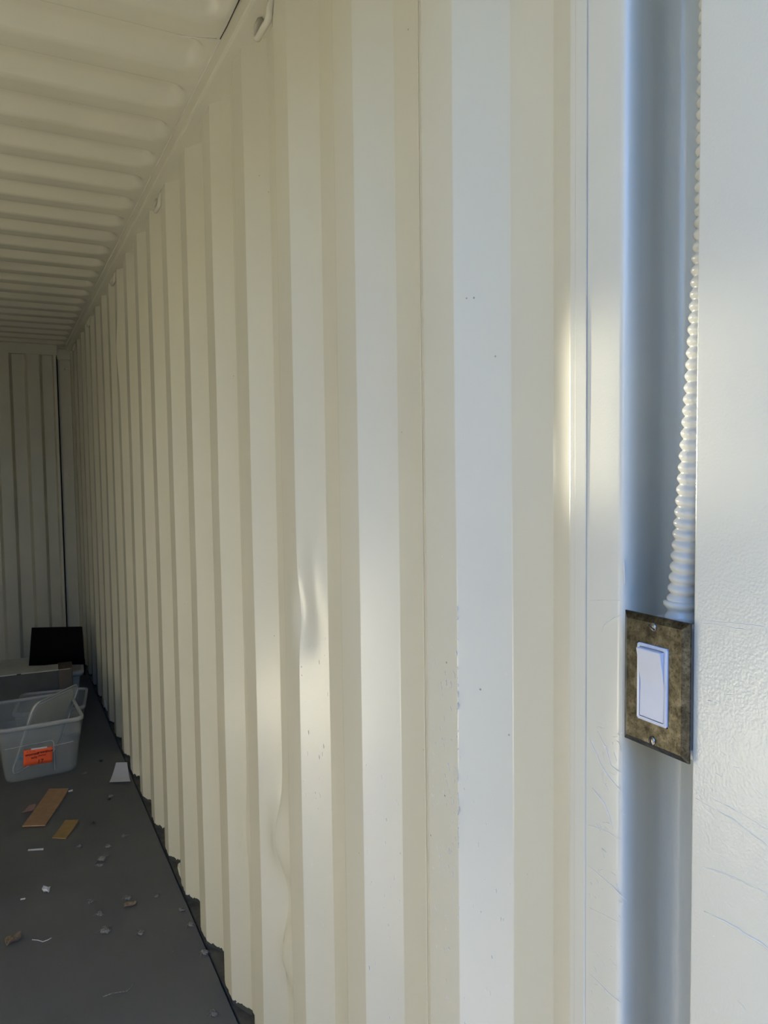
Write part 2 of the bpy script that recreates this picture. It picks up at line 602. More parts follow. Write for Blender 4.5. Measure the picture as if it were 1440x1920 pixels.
# roof sheet with stamped grooves that run across and stop short of the rails
def roof():
    x0, x1 = XL + 0.02, XI - 0.02
    y0, y1 = 0.08, YB + 0.10
    pitch = 0.209
    tip = 1.597            # far lip of one groove
    wd = 0.128
    depth = 0.027
    ys = []
    k0 = int((y0 - tip) / pitch) - 1
    s_pts = [0.0, 0.03, 0.07, 0.12, 0.18, 0.25, 0.33, 0.42, 0.50, 0.58, 0.66, 0.74, 0.82, 0.90, 0.95, 0.98, 1.0]
    def prof(s):
        # near side rises quickly, rounded top, long lower far side
        if s <= 0 or s >= 1:
            return 0.0
        a = min(1.0, s / 0.34)
        b = min(1.0, (1 - s) / 0.31)
        a = a * a * (3 - 2 * a)
        b = b * (1.55 - 0.55 * b)
        return min(a, 1.0) * min(b, 1.0)
    k = k0
    ylist = []
    while True:
        yf = tip + pitch * k
        yn = yf - wd
        if yn > y1:
            break
        for s in s_pts:
            ylist.append((yn + wd * s, s, k))
        for q in (0.33, 0.66):
            ylist.append((yf + (pitch - wd) * q, -1, k))
        k += 1
    ylist = [t for t in ylist if y0 <= t[0] <= y1]
    xs = [x0 + 0.012 * i for i in range(0, 11)]
    n_mid = 24
    xm0, xm1 = xs[-1], x1 - 0.12
    xs += [xm0 + (xm1 - xm0) * i / n_mid for i in range(1, n_mid + 1)]
    xs += [xm1 + 0.008 * i for i in range(1, 16)]
    V, F = [], []
    for x in xs:
        for (y, s, kk) in ylist:
            # rounded ends
            e = min(x - (x0 + 0.022), (x1 - 0.018) - x)
            if s < 0:
                h = 0
            else:
                lat = abs(s - 0.55) * 2
                inset = 0.036 * (1 - math.sqrt(max(0.0, 1 - min(1, lat) ** 2)))
                t = max(0.0, min(1.0, (e - inset) / 0.034))
                t = t * t * (3 - 2 * t)
                h = depth * prof(s) * t
            sag = 0.0015 * noise.noise(Vector((x * 1.5, y * 2, 1.0)))
            V.append((x, y, ZR + h + sag))
    n = len(ylist)
    for i in range(len(xs) - 1):
        for j in range(n - 1):
            F.append((i * n + j, i * n + j + 1, (i + 1) * n + j + 1, (i + 1) * n + j))
    return struct(mesh_obj('ceiling', V, F, 'paint', None, True), 'cream steel roof with stamped cross grooves')
ceil = roof()
lid_top = box_obj('roof_skin', (XL - 0.09, 0.05, ZR + 0.03), (XI + 0.09, YB + 0.14, ZR + 0.045), 'paint', ceil)
# open paint crack where roof meets rail, near the door
cp = []
for i in range(15):
    t = i / 14
    cp.append((XI - 0.0305 + 0.0008 * math.sin(9 * t), 1.30 + 0.355 * t, ZR - 0.0028 + 0.0012 * noise.noise(Vector((t * 12, 0, 0)))))
tube_obj('paint_crack', cp, [0.0012 + 0.0007 * abs(noise.noise(Vector((i * 0.7, 3, 0)))) for i in range(15)], 'crack', ceil, 6)
tube_obj('paint_scar', [(XI - 0.036, 1.66, ZR - 0.001), (XI - 0.075, 1.675, ZR - 0.0012), (XI - 0.115, 1.685, ZR - 0.0008)], 0.0013, 'ridge', ceil, 6)
# roof to rail bead with a few slubs of paint
pts = [(XI - 0.0285, y_ * 0.05 + 0.1, ZR - 0.001 + 0.001 * noise.noise(Vector((y_ * 0.6, 2, 2)))) for y_ in range(0, 119)]
tube_obj('weld_seam', pts, 0.0025, 'seam', ceil, 6)

# rear corner: header, recessed post, dark joint
box_obj('header', (XL - 0.02, YB - 0.004, 2.272), (XI - 0.086, YB + 0.09, 2.37), 'paint', wall_b, 0.005, 2)
post_rear = struct(box_obj('trim_5', (XI - 0.088, YB + 0.034, -0.05), (XI + 0.05, YB + 0.075, 2.37), 'paint', None, 0.004, 2), 'cream rear corner post beside the end wall')
box_obj('cap_plate', (XI - 0.090, YB + 0.002, 2.245), (XI + 0.01, YB + 0.06, 2.32), 'paint', post_rear, 0.004, 2)
box_obj('dark_joint', (XI - 0.0945, YB + 0.012, 0.0), (XI - 0.0865, YB + 0.05, 2.262), 'gap', post_rear)
box_obj('back_plate', (XL - 0.09, YB + 0.08, -0.10), (XI + 0.09, YB + 0.12, 2.37), 'paint', wall_b)
for zz in (2.17, 1.38):
    box_obj('tack_weld', (XI - 0.040, YB + 0.022, zz), (XI + 0.002, YB + 0.036, zz + 0.016), 'paint', post_rear, 0.004, 2)
post_rear_l = struct(box_obj('trim_6', (XL - 0.05, YB + 0.034, -0.05), (XL + 0.095, YB + 0.075, 2.37), 'paint', None, 0.004, 2), 'cream rear corner post on the left')

# door end: right post flange (conduit slips behind it), left post, header
post = struct(mesh_obj('trim_7', [], [], 'post'), 'cream door post flange beside the light switch')
bm = bmesh.new()
box(bm, (XI - 0.0005, 0.12, -0.03), (XI + 0.0055, 0.4165, ZT + 0.004), 0.0018, 3)
bm.to_mesh(post.data); bm.free()
box_obj('return_plate', (XI + 0.006, 0.12, -0.03), (XI + 0.10, 0.17, ZT), 'paint', post, 0.003, 2)
struct(box_obj('trim_8', (XL - 0.10, 0.12, -0.03), (XL, 0.40, ZT), 'paint', None, 0.004, 2), 'cream door post on the left')
struct(box_obj('trim_9', (XL - 0.10, 0.05, 2.27), (XI + 0.10, 0.16, 2.40), 'paint', None, 0.006, 2), 'cream door header')
# left door leaf stands closed, the right one is swung right back
def door_leaf():
    x0, x1 = XL + 0.01, XI - 2.352 / 2 - 0.004
    P_ = [(x0, 0.105), (x0 + 0.12, 0.105)]
    x = x0 + 0.12
    i = 0
    while x < x1 - 0.20:
        P_ += [(x + 0.03, 0.105 if i % 2 else 0.140), (x + 0.13, 0.105 if i % 2 else 0.140)]
        x += 0.13; i += 1
    P_ += [(x1 - 0.04, 0.105), (x1, 0.105)]
    V, F = [], []
    for z_ in (0.0, ZT - 0.034):
        V += [(a, b, z_) for a, b in P_]
    V += [(a, b - 0.05, z_) for z_ in (0.0, ZT - 0.034) for a, b in P_]
    n = len(P_)
    for i in range(n - 1):
        F.append((i, i + 1, n + i + 1, n + i)); F.append((2 * n + i + 1, 2 * n + i, 3 * n + i, 3 * n + i + 1))
    F.append((n - 1, 3 * n - 1, 4 * n - 1, 2 * n - 1)); F.append((0, n, 3 * n, 2 * n))
    d = struct(mesh_obj('door_1', V, F, 'paint'), 'cream corrugated door leaf standing closed')
    for zz in (0.35, 0.95, 1.6, 2.1):
        box_obj('hinge_strap', (x0 + 0.002, 0.106, zz), (x0 + 0.10, 0.116, zz + 0.06), 'paint', d, 0.002, 1)
    box_obj('edge_gasket', (x1 - 0.03, 0.106, 0.01), (x1, 0.120, ZT - 0.04), 'gap', d, 0.003, 1)
    return d
door_leaf()
# bottom sill and yard outside
struct(box_obj('trim_10', (XL - 0.10, 0.03, -0.14), (XI + 0.10, 0.118, -0.004), 'dirt', None, 0.004, 1), 'steel door sill')
struct(mesh_obj('ground', [(-40, -60, -0.16), (40, -60, -0.16), (40, 25, -0.16), (-40, 25, -0.16)], [(0, 1, 2, 3)], 'ground'), 'dark asphalt yard outside the container')

# unseen row of dark boxes, added to keep the outdoor light dim and blue
yw = []
x_ = -14.0
i = 0
while x_ < 14.0:
    yw += [(x_, -4.5 - 0.05 * (i % 2)), (x_ + 0.20, -4.5 - 0.05 * (i % 2))]
    x_ += 0.26; i += 1
V = [(a, b, -0.16) for a, b in yw] + [(a, b, 2.75) for a, b in yw] + [(a, -7.0, 2.75) for a, b in yw]
n_ = len(yw)
F = [(i + 1, i, n_ + i, n_ + i + 1) for i in range(n_ - 1)] + [(n_ + i + 1, n_ + i, 2 * n_ + i, 2 * n_ + i + 1) for i in range(n_ - 1)]
M['yard'] = simple('dark_blue_steel', (0.085, 0.095, 0.115), 0.5, var=0.1, scale=3)
struct(mesh_obj('yard_light_blocker', V, F, 'yard'), 'added light blocker, unseen dark blue corrugated boxes across the yard')

# scars and runs in the enamel beside the switch (one raised relief layer per surface)
def scars(name, lists, x, parent, rad=0.0007):
    V, F = [], []
    for pl, r in lists:
        # densify and jitter
        pts = []
        for (a, b) in zip(pl, pl[1:]):
            nn = max(2, int(math.dist(a, b) / 0.004))
            for j in range(nn):
                t = j / nn
                yy = a[0] + (b[0] - a[0]) * t; zz = a[1] + (b[1] - a[1]) * t
                pts.append((x, yy + 0.0009 * noise.noise(Vector((yy * 160, zz * 160, 1))), zz + 0.0009 * noise.noise(Vector((yy * 160, zz * 160, 8)))))
        pts.append((x, pl[-1][0], pl[-1][1]))
        rr = [r * (0.45 + 0.8 * abs(noise.noise(Vector((p[1] * 230, p[2] * 230, 4))))) * min(1, 0.35 + 4 * min(i, len(pts) - 1 - i) / len(pts)) for i, p in enumerate(pts)]
        v, f = tube_verts(pts, [q * 1.5 for q in rr], 6, False, (Vector((1, 0, 0)), 0.55))
        o_ = len(V)
        V += v; F += [tuple(i + o_ for i in q) for q in f]
    o = mesh_obj(name, V, F, 'ridge', parent, True)
    o['kind'] = 'stuff'
    return o
post_scars = [([(0.412, 1.142), (0.385, 1.142), (0.349, 1.138), (0.30, 1.132)], 0.0005), ([(0.412, 1.136), (0.377, 1.133), (0.348, 1.126), (0.30, 1.115)], 0.0006),
              ([(0.403, 1.047), (0.376, 1.049), (0.347, 1.049), (0.30, 1.047)], 0.0012), ([(0.412, 1.081), (0.384, 1.087), (0.356, 1.089), (0.31, 1.092)], 0.0006),
              ([(0.399, 1.098), (0.369, 1.102)], 0.0004), ([(0.412, 1.282), (0.397, 1.283), (0.378, 1.285), (0.32, 1.289)], 0.0006), ([(0.412, 1.2795), (0.39, 1.281), (0.36, 1.282)], 0.0004)]
rnd = random.Random(3)
for _ in range(26):
    y_ = rnd.uniform(0.32, 0.41); z_ = rnd.choice([rnd.uniform(0.93, 1.16), rnd.uniform(1.14, 1.24)])
    l_ = rnd.uniform(0.002, 0.012)
    post_scars.append(([(y_, z_), (y_ - l_, z_ + rnd.uniform(-0.004, 0.002))], rnd.uniform(0.0003, 0.0007)))
scars('paint_scars', post_scars, XI - 0.0004, post)
flat_scars = [([(0.537, 1.147), (0.516, 1.121), (0.493, 1.109)], 0.0008), ([(0.525, 1.156), (0.513, 1.142), (0.507, 1.129), (0.493, 1.127)], 0.0005),
              ([(0.532, 1.099), (0.515, 1.090), (0.504, 1.071)], 0.0007), ([(0.537, 1.06), (0.511, 1.065), (0.493, 1.064)], 0.0004), ([(0.537, 1.02), (0.506, 1.016), (0.486, 1.011)], 0.0005),
              ([(0.534, 0.913), (0.51, 0.91), (0.492, 0.91)], 0.0005), ([(0.534, 0.979), (0.494, 0.986)], 0.0004), ([(0.52, 1.251), (0.517, 1.258), (0.508, 1.265), (0.497, 1.271)], 0.0005),
              ([(0.536, 1.278), (0.494, 1.285)], 0.0003), ([(0.4925, 1.322), (0.4915, 1.300)], 0.0011)]
for _ in range(60):
    y_ = rnd.uniform(0.495, 0.537); z_ = rnd.uniform(0.86, 1.18)
    l_ = rnd.uniform(0.001, 0.007)
    flat_scars.append(([(y_, z_), (y_ - l_, z_ + rnd.uniform(-0.007, 0.002))], rnd.uniform(0.0003, 0.0006)))
scars('paint_scars', flat_scars, XI - 0.0001, wall_r)
# runs on the next inner flat (beside the bright slope) and on slopes further in
run2 = []
for _ in range(85):
    y_ = rnd.uniform(0.775, 0.833)
    z_ = rnd.gauss(1.0, 0.12) if rnd.random() < .7 else rnd.uniform(0.5, 1.2)
    l_ = rnd.uniform(0.002, 0.008)
    run2.append(([(y_, z_), (y_ - rnd.uniform(0, 0.004), z_ - l_)], rnd.uniform(0.0004, 0.001)))
for _ in range(40):
    y_ = 0.769 + rnd.gauss(0, 0.002)
    z_ = rnd.gauss(1.03, 0.11)
    run2.append(([(y_, z_), (y_, z_ - rnd.uniform(0.002, 0.009))], rnd.uniform(0.0005, 0.0011)))
scars('paint_scars', run2, XI + 0.0001, wall_r)
def slope_scars(n_, cnt, zc, zs, seed):
    r_ = random.Random(seed)
    V, F = [], []
    for _ in range(cnt):
        t = r_.uniform(0.06, 0.94); z_ = r_.gauss(zc, zs); l_ = r_.uniform(0.002, 0.009)
        y_ = Y0 + PITCH_W * n_ - SL * t
        a = Vector((XI + D * t - dents(y_, z_), y_, z_)); b = a + Vector((0, r_.uniform(-0.002, 0.002), -l_))
        v, f = tube_verts([a, (a + b) / 2, b], [0.0002, r_.uniform(0.0004, 0.0009), 0.0002], 6)
        o_ = len(V); V += v; F += [tuple(i + o_ for i in q) for q in f]
    o = mesh_obj('paint_scars', V, F, 'ridge', wall_r, True)
    o['kind'] = 'stuff'
slope_scars(0, 30, 0.85, 0.18, 1)
slope_scars(1, 42, 0.70, 0.22, 2)
slope_scars(2, 46, 0.85, 0.25, 5)
slope_scars(4, 16, 0.60, 0.25, 6)

# ---------------------------------------------------------------- lashing rings
def ring(y, z, x, top):
    """bent rod: two legs and a rounded bar, slightly sprung to one side"""
    s_ = -1 if top else 1
    w, h = (0.088, 0.046) if top else (0.060, 0.060)
    pts = [(x + 0.012, y - w / 2, z), (x + 0.004, y - w / 2 - 0.001, z + s_ * h * 0.35)]
    for i in range(5):
        a = math.pi / 2 * i / 4
        pts.append((x, y - w / 2 + 0.016 * (1 - math.cos(a)), z + s_ * (h - 0.016 + 0.016 * math.sin(a))))
    for i in range(5):
        a = math.pi / 2 * (1 - i / 4)
        pts.append((x, y + w / 2 - 0.016 * (1 - math.cos(a)), z + s_ * (h - 0.016 + 0.016 * math.sin(a))))
    pts += [(x + 0.004, y + w / 2 + 0.001, z + s_ * h * 0.35), (x + 0.012, y + w / 2, z)]
    return tube_obj('lashing_bar', pts, 0.0068, 'paint', None, 10)
ORD = ['first', 'second', 'third', 'fourth', 'fifth']
for w_, y_ in zip(ORD, (1.440, 2.540, 3.620, 4.700, 5.700)):
    tag(ring(y_, ZT + 0.001, XI - 0.006, True), 'cream lashing bar under the right top rail, ' + w_ + ' from the door', 'lashing bar', 'lashing bars under the top rail')
for w_, y_ in zip(ORD, (1.475, 2.530, 3.590, 4.650)):
    tag(ring(y_, -0.004, XI + 0.006, False), 'cream lashing bar at the foot of the right wall, ' + w_ + ' from the door', 'lashing bar', 'lashing bars at the wall foot')

# ---------------------------------------------------------------- light switch and conduit
SWY, SWZ = 0.4494, 1.2215
XF = 0.4808                          # front of the plate
sw = empty('light_switch', (XI, SWY, SWZ - 0.051))
tag(sw, 'white rocker light switch in tarnished metal cover plate on white box', 'light switch')
Pm = Matrix.Translation(-Vector(sw.location))
def sw_part(name, bm, mat, parent=None, smooth=False):
    """parts modelled in world space and moved into the switch's own space"""
    bmesh.ops.transform(bm, matrix=Pm, verts=bm.verts)
    return bm_obj(name, bm, mat, parent or sw, smooth)
# cover plate with bevelled rim and a rectangular opening
bm = bmesh.new()
hy, hz = 0.03495, 0.05715
oy, oz = 0.0167, 0.0335
ins = 0.0055
def rect(x, a, b, ch=0.0):
    pts_ = [(-a, -b), (a, -b), (a, b), (-a, b)]
    if ch:
        pts_ = [(-a + ch, -b), (a - ch, -b), (a, -b + ch), (a, b - ch), (a - ch, b), (-a + ch, b), (-a, b - ch), (-a, -b + ch)]
    return [bm.verts.new((x, SWY + p, SWZ + q)) for p, q in pts_]
def bridge(a, b):
    for i in range(len(a)):
        bm.faces.new((a[i], a[(i + 1) % len(a)], b[(i + 1) % len(a)], b[i]))
back = rect(XF + 0.0052, hy, hz); mid = rect(XF + 0.0034, hy, hz); e2 = rect(XF + 0.0012, hy - ins * 0.65, hz - ins * 0.65); front = rect(XF, hy - ins, hz - ins)
o1 = rect(XF, oy, oz); o2 = rect(XF + 0.005, oy, oz)
bridge(back, mid); bridge(mid, e2); bridge(e2, front); bridge(front, o1); bridge(o1, o2)
plate = sw_part('cover_plate', bm, 'plate')
# mounting box behind
bm = bmesh.new(); box(bm, (XF + 0.0052, SWY - 0.0275, SWZ - 0.051), (0.577, SWY + 0.0275, SWZ + 0.051), 0.003, 2)
sw_part('switch_box', bm, 'white_box')
# box lug at the bottom
bm = bmesh.new(); box(bm, (XI + 0.004, SWY - 0.036, SWZ - 0.058), (XI + 0.008, SWY - 0.016, SWZ - 0.049), 0.001, 1)
sw_part('mounting_lug', bm, 'white_box')
# rocker frame
bm = bmesh.new()
f0 = rect(XF + 0.004, 0.0163, 0.0331, 0.0015); f1 = rect(XF - 0.0012, 0.0163, 0.0331, 0.0015); f2 = rect(XF - 0.0018, 0.0156, 0.0324, 0.0015); f3 = rect(XF - 0.0016, 0.0135, 0.0303, 0.0008); f4 = rect(XF + 0.003, 0.0135, 0.0303, 0.0008)
bridge(f0, f1); bridge(f1, f2); bridge(f2, f3); bridge(f3, f4)
fr = sw_part('rocker_frame', bm, 'rocker')
bm = bmesh.new(); box(bm, (XF + 0.0018, SWY - 0.0138, SWZ - 0.0306), (XF + 0.003, SWY + 0.0138, SWZ + 0.0306))
sw_part('frame_gap', bm, 'rocker_gap', fr)
# rocker paddle: upper half tips out
bm = bmesh.new()
a_, b_ = 0.0129, 0.0297
prof_ = [(XF + 0.0025, -b_), (XF - 0.0016, -b_), (XF - 0.0010, -0.002), (XF - 0.0013, 0.002), (XF - 0.0062, b_ - 0.0006), (XF - 0.0058, b_), (XF + 0.0025, b_)]
lo_ = [bm.verts.new((x_, SWY - a_, SWZ + z_)) for x_, z_ in prof_]
hi_ = [bm.verts.new((x_, SWY + a_, SWZ + z_)) for x_, z_ in prof_]
bm.faces.new(lo_); bm.faces.new(hi_[::-1])
for i in range(len(prof_)):
    j = (i + 1) % len(prof_)
    bm.faces.new((lo_[i], hi_[i], hi_[j], lo_[j]))
bmesh.ops.recalc_face_normals(bm, faces=bm.faces)
bmesh.ops.bevel(bm, geom=list(bm.edges), offset=0.0005, segments=2, affect='EDGES', profile=0.5)
sw_part('rocker', bm, 'rocker')
# screws
for s_, ang in ((1, 0.5), (-1, 1.45)):
    bm = bmesh.new()
    r_ = bmesh.ops.create_uvsphere(bm, u_segments=20, v_segments=10, radius=0.0037)
    for v in bm.verts:
        v.co = Vector((XF - 0.0004 + v.co.x * 0.42, SWY + v.co.y, SWZ + s_ * 0.0484 + v.co.z))
    sc = sw_part('screw', bm, 'screw', None, True)
    bm = bmesh.new()
    R_ = Matrix.Translation((XF - 0.0018, SWY, SWZ + s_ * 0.0484)) @ Matrix.Rotation(ang, 4, 'X')
    box(bm, (-0.0004, -0.0034, -0.00055), (0.0006, 0.0034, 0.00055), 0, 1, R_)
    sw_part('slot', bm, 'slot', sc)

# flexible conduit with rounded ribs, rising behind the post flange
def conduit_path(z):
    t = max(0.0, min(1.0, (z - 1.285) / (1.60 - 1.285)))
    y = 0.4460 + (0.4215 - 0.4460) * (t * (1.35 - 0.35 * t))
    t2 = max(0.0, min(1.0, (z - 1.60) / 0.5))
    y += -0.0075 * t2
    return Vector((0.5105, y, z))
pts, rad = [], []
z = 1.2865
pitch_c = 0.0093
while z < ZT - 0.005:
    for j in range(8):
        s = j / 8
        pts.append(conduit_path(z + pitch_c * s))
        # broad rounded crest and narrow groove
        c = 0.5 - 0.5 * math.cos(2 * math.pi * s)
        rad.append(0.0101 + 0.0027 * (c ** 0.6))
    z += pitch_c
cond = tube_obj('flexible_conduit', pts, rad, 'conduit', None, 22)
cond.data.transform(Matrix.Translation((-0.5105, -0.446, -1.273)))
cond.location = (0.5105, 0.446, 1.273)
tag(cond, 'ribbed cream flexible conduit rising from light switch behind the post', 'conduit')
V, F = tube_verts([(0, 0, 0.0002), (0, 0, 0.005), (0, 0, 0.0075), (0, 0, 0.0095), (0, 0, 0.011), (0, 0, 0.0135), (0, 0, 0.0165), (0, 0, 0.018)], [0.0143, 0.0138, 0.0122, 0.0118, 0.0130, 0.0150, 0.0150, 0.0118], 24)
mesh_obj('connector', V, F, 'conduit', cond, True)

# ---------------------------------------------------------------- storage bins and stack
def rr_loop(w, d, r, z, n=6, cx=0, cy=0):
    out = []
    for (sx, sy, a0) in ((1, -1, -90), (1, 1, 0), (-1, 1, 90), (-1, -1, 180)):
        for i in range(n + 1):
            a = math.radians(a0 + 90 * i / n)
            out.append(Vector((cx + sx * (w / 2 - r) + r * math.cos(a), cy + sy * (d / 2 - r) + r * math.sin(a), z)))
    return out

def loft(loops, cap0=True, cap1=False):
    V, F = [], []
    for lp in loops:
        V += lp
    n = len(loops[0])
    for i in range(len(loops) - 1):
        for k in range(n):
            F.append((i * n + k, i * n + (k + 1) % n, (i + 1) * n + (k + 1) % n, (i + 1) * n + k))
    if cap0:
        F.append(tuple(range(n))[::-1])
    if cap1:
        F.append(tuple((len(loops) - 1) * n + k for k in range(n)))
    return V, F

def make_bin(loc, rz, w, d, h, label, tp=0.035):
    root = empty('storage_bin', loc, rz)
    tag(root, label, 'storage bin')
    t = 0.003
    hs = h * 0.64
    wz = lambda z: w - 2 * tp * (1 - z / h)
    dz = lambda z: d - 2 * tp * (1 - z / h)
    loops = [rr_loop(wz(0) - 0.03, dz(0) - 0.03, 0.03, 0.0005), rr_loop(wz(0) - 0.006, dz(0) - 0.006, 0.04, 0.006), rr_loop(wz(0.02), dz(0.02), 0.045, 0.022)]
    loops += [rr_loop(wz(hs) - 0.004, dz(hs) - 0.004, 0.045, hs - 0.002), rr_loop(wz(hs) + 0.002, dz(hs) + 0.002, 0.045, hs + 0.002), rr_loop(wz(h - .01) - 0.02, dz(h - .01) - 0.02, 0.04, h - 0.008)]
    # inner skin
    loops += [rr_loop(wz(h - .01) - 0.026, dz(h - .01) - 0.026, 0.037, h - 0.008), rr_loop(wz(0.02) - 2 * t, dz(0.02) - 2 * t, 0.042, 0.024), rr_loop(wz(0) - 0.03, dz(0) - 0.03, 0.03, 0.0045)]
    V, F = loft(loops, True, True)
    body = mesh_obj('body', V, F, 'clear', root, True)
    # rolled rim
    V, F = loft([rr_loop(w - 0.018, d - 0.018, 0.04, h - 0.016), rr_loop(w + 0.002, d + 0.002, 0.045, h - 0.018), rr_loop(w + 0.004, d + 0.004, 0.045, h - 0.004), rr_loop(w - 0.002, d - 0.002, 0.043, h), rr_loop(w - 0.022, d - 0.022, 0.037, h - 0.001), rr_loop(w - 0.026, d - 0.026, 0.036, h - 0.010)], False)
    mesh_obj('rim', V, F, 'clear_rim', root, True)
    return root, body, wz, dz

BW, BD, BH = 0.370, 0.475, 0.268
bin1, body1, wz1, dz1 = make_bin((0.106, 3.925, 0.001), math.radians(3.0), BW, BD, BH, 'clear plastic storage bin with an orange card on its front')
# moulded label panel on the front
fy = -dz1(0.14) / 2
tp_ = 0.035 / BH
def front_pt(x, z, off=0.0):
    return Vector((x, -(BD / 2 - 0.035 * (1 - z / BH)) - off, z))
pan = []
for (x_, z_) in ((-0.15, 0.172), (-0.05, 0.176), (0.038, 0.178), (0.047, 0.174), (0.050, 0.164), (0.052, 0.10), (0.054, 0.03)):
    pan.append(front_pt(x_, z_, 0.0008))
tube_obj('panel_edge', pan, 0.0014, 'clear_rim', body1, 6)
tube_obj('panel_edge', [front_pt(0.052, 0.150, 0.0008), front_pt(0.10, 0.152, 0.0008), front_pt(0.135, 0.155, 0.0008)], 0.0012, 'clear_rim', body1, 6)

# orange card taped on the front of the bin
card = empty('index_card', (0, 0, 0))
cw, chh = 0.121, 0.076
slant = math.atan2(0.035, BH)
Mc = bin1.matrix_basis.copy()
Mc = Matrix.Translation((0.106, 3.925, 0.001)) @ Matrix.Rotation(math.radians(3.0), 4, 'Z') @ Matrix.Translation(front_pt(-0.016, 0.113, 0.0026)) @ Matrix.Rotation(slant, 4, 'X') @ Matrix.Rotation(math.radians(3.0), 4, 'Y')
card.matrix_basis = Mc
tag(card, 'bright orange index card with dark handwriting stuck on clear bin', 'index card')
V, F = [], []
nx = 10
for i in range(nx + 1):
    for j in range(5):
        x_ = -cw / 2 + cw * i / nx; z_ = -chh / 2 + chh * j / 4
        V.append((x_, -0.0016 * max(0, -x_ / cw * 2) ** 2 * (1 if j < 3 else 0.4) , z_))
for i in range(nx):
    for j in range(4):
        F.append((i * 5 + j, (i + 1) * 5 + j, (i + 1) * 5 + j + 1, i * 5 + j + 1))
cs = mesh_obj('card_sheet', V, F, 'orange', card, True)
sol = cs.modifiers.new('thickness', 'SOLIDIFY'); sol.thickness = 0.0006; sol.offset = 1
def writing(txt, x, z, size, rot=0.0, shear=0.0):
    cu = bpy.data.curves.new('handwriting', 'FONT')
    cu.body = txt
    cu.size = size
    cu.shear = shear
    cu.offset = size * 0.012
    tmp = bpy.data.objects.new('handwriting_curve', cu)
    COL.objects.link(tmp)
    dg = bpy.context.evaluated_depsgraph_get()
    me = bpy.data.meshes.new_from_object(tmp.evaluated_get(dg))
    bpy.data.objects.remove(tmp)
    me.materials.clear(); me.materials.append(M['ink'])
    me.transform(Matrix.Translation((x, -0.0024, z)) @ Matrix.Rotation(rot, 4, 'Y') @ Matrix.Rotation(math.pi / 2, 4, 'X'))
    o = bpy.data.objects.new('handwriting', me)
    COL.objects.link(o)
    o.parent = card
    return o
writing('women', -0.055, 0.008, 0.019, -0.05, 0.15)
writing('green', -0.007, 0.013, 0.018, -0.06, 0.2)
writing('Shoe', 0.030, 0.014, 0.016, -0.10, 0.2)
writing('wht', -0.030, -0.008, 0.017, -0.06, 0.2)
writing('(toms)', 0.000, 0.000, 0.012, -0.06, 0.2)
writing('17', -0.003, -0.033, 0.026, -0.02, 0.05)
writing('~ ~ ~~', -0.048, 0.026, 0.012, 0.02, 0.0)
# strip of clear tape over the top edge and a blue dot on the bin
box_obj('tape_strip', (-0.030, -0.0022, chh / 2 - 0.002), (0.036, -0.0012, chh / 2 + 0.005), 'scrap', card)
bd_ = mesh_obj('blue_dot', *tube_verts([front_pt(-0.087, 0.118, 0.0004), front_pt(-0.087, 0.118, 0.0016)], 0.0065, 16), 'blue', body1)

# lid standing tilted inside the bin
def lid_obj():
    root = empty('bin_lid', (0, 0, 0))
    tag(root, 'clear plastic lid standing tilted inside the orange-carded bin', 'lid')
    lw, ll = 0.362, 0.372
    loops = [rr_loop(lw - 0.07, ll - 0.07, 0.03, 0.0), rr_loop(lw - 0.045, ll - 0.045, 0.035, 0.0), rr_loop(lw - 0.040, ll - 0.040, 0.036, 0.010), rr_loop(lw - 0.012, ll - 0.012, 0.045, 0.011), rr_loop(lw, ll, 0.05, 0.006), rr_loop(lw, ll, 0.05, -0.004)]
    V, F = loft(loops, True)
    pnl = mesh_obj('panel', V, F, 'lid', root, True)
    so = pnl.modifiers.new('thickness', 'SOLIDIFY'); so.thickness = 0.0022
    for (a, b, zz, r_) in ((lw, ll, 0.001, 0.0032), (lw - 0.042, ll - 0.042, 0.008, 0.0024)):
        lp = rr_loop(a, b, 0.045, zz)
        tube_obj('edge_bead', lp, r_, 'lid_edge', root, 8, True)
    return root
lidr = lid_obj()
# three corner points fix its plane: foot at front left, front-top corner, rear-top corner
A_ = Vector((-0.014, 3.780, 0.012)); B_ = Vector((0.094, 3.712, 0.352)); C_ = Vector((0.312, 4.010, 0.348))
eu = (B_ - A_).normalized()
ev = ((C_ - B_) - eu * (C_ - B_).dot(eu)).normalized()
ew = eu.cross(ev)
Ml = Matrix((eu, ev, ew)).transposed().to_4x4()
Ml.translation = A_ + eu * 0.184 + ev * 0.188
lidr.matrix_basis = Ml

bin2, body2, _, _ = make_bin((0.200, 4.405, 0.001), math.radians(-8), 0.350, 0.39, 0.17, 'low clear plastic bin behind the bin with the orange card', 0.028)
# odds and ends inside the low bin
for i, (dx_, dy_, a_, mt_, lb, ct) in enumerate(((0.085, -0.08, 0.3, 'cardboard', 'small brown carton inside the low clear bin', 'carton'), (-0.03, 0.06, -0.4, 'greybox', 'small grey carton inside the low clear bin', 'carton'))):
    o = box_obj('small_carton', (-0.045, -0.06, 0.0), (0.045, 0.06, 0.10), mt_, None, 0.002, 1)
    o.location = bin2.matrix_basis.translation + Vector((dx_ * 0.75, dy_, 0.008)); o.rotation_euler = (0, 0, a_)
    box_obj('flap', (-0.044, -0.059, 0.1002), (0.044, -0.001, 0.1022), mt_, o)
    box_obj('flap', (-0.044, 0.001, 0.1002), (0.044, 0.059, 0.1022), mt_, o)
    tag(o, lb, ct)

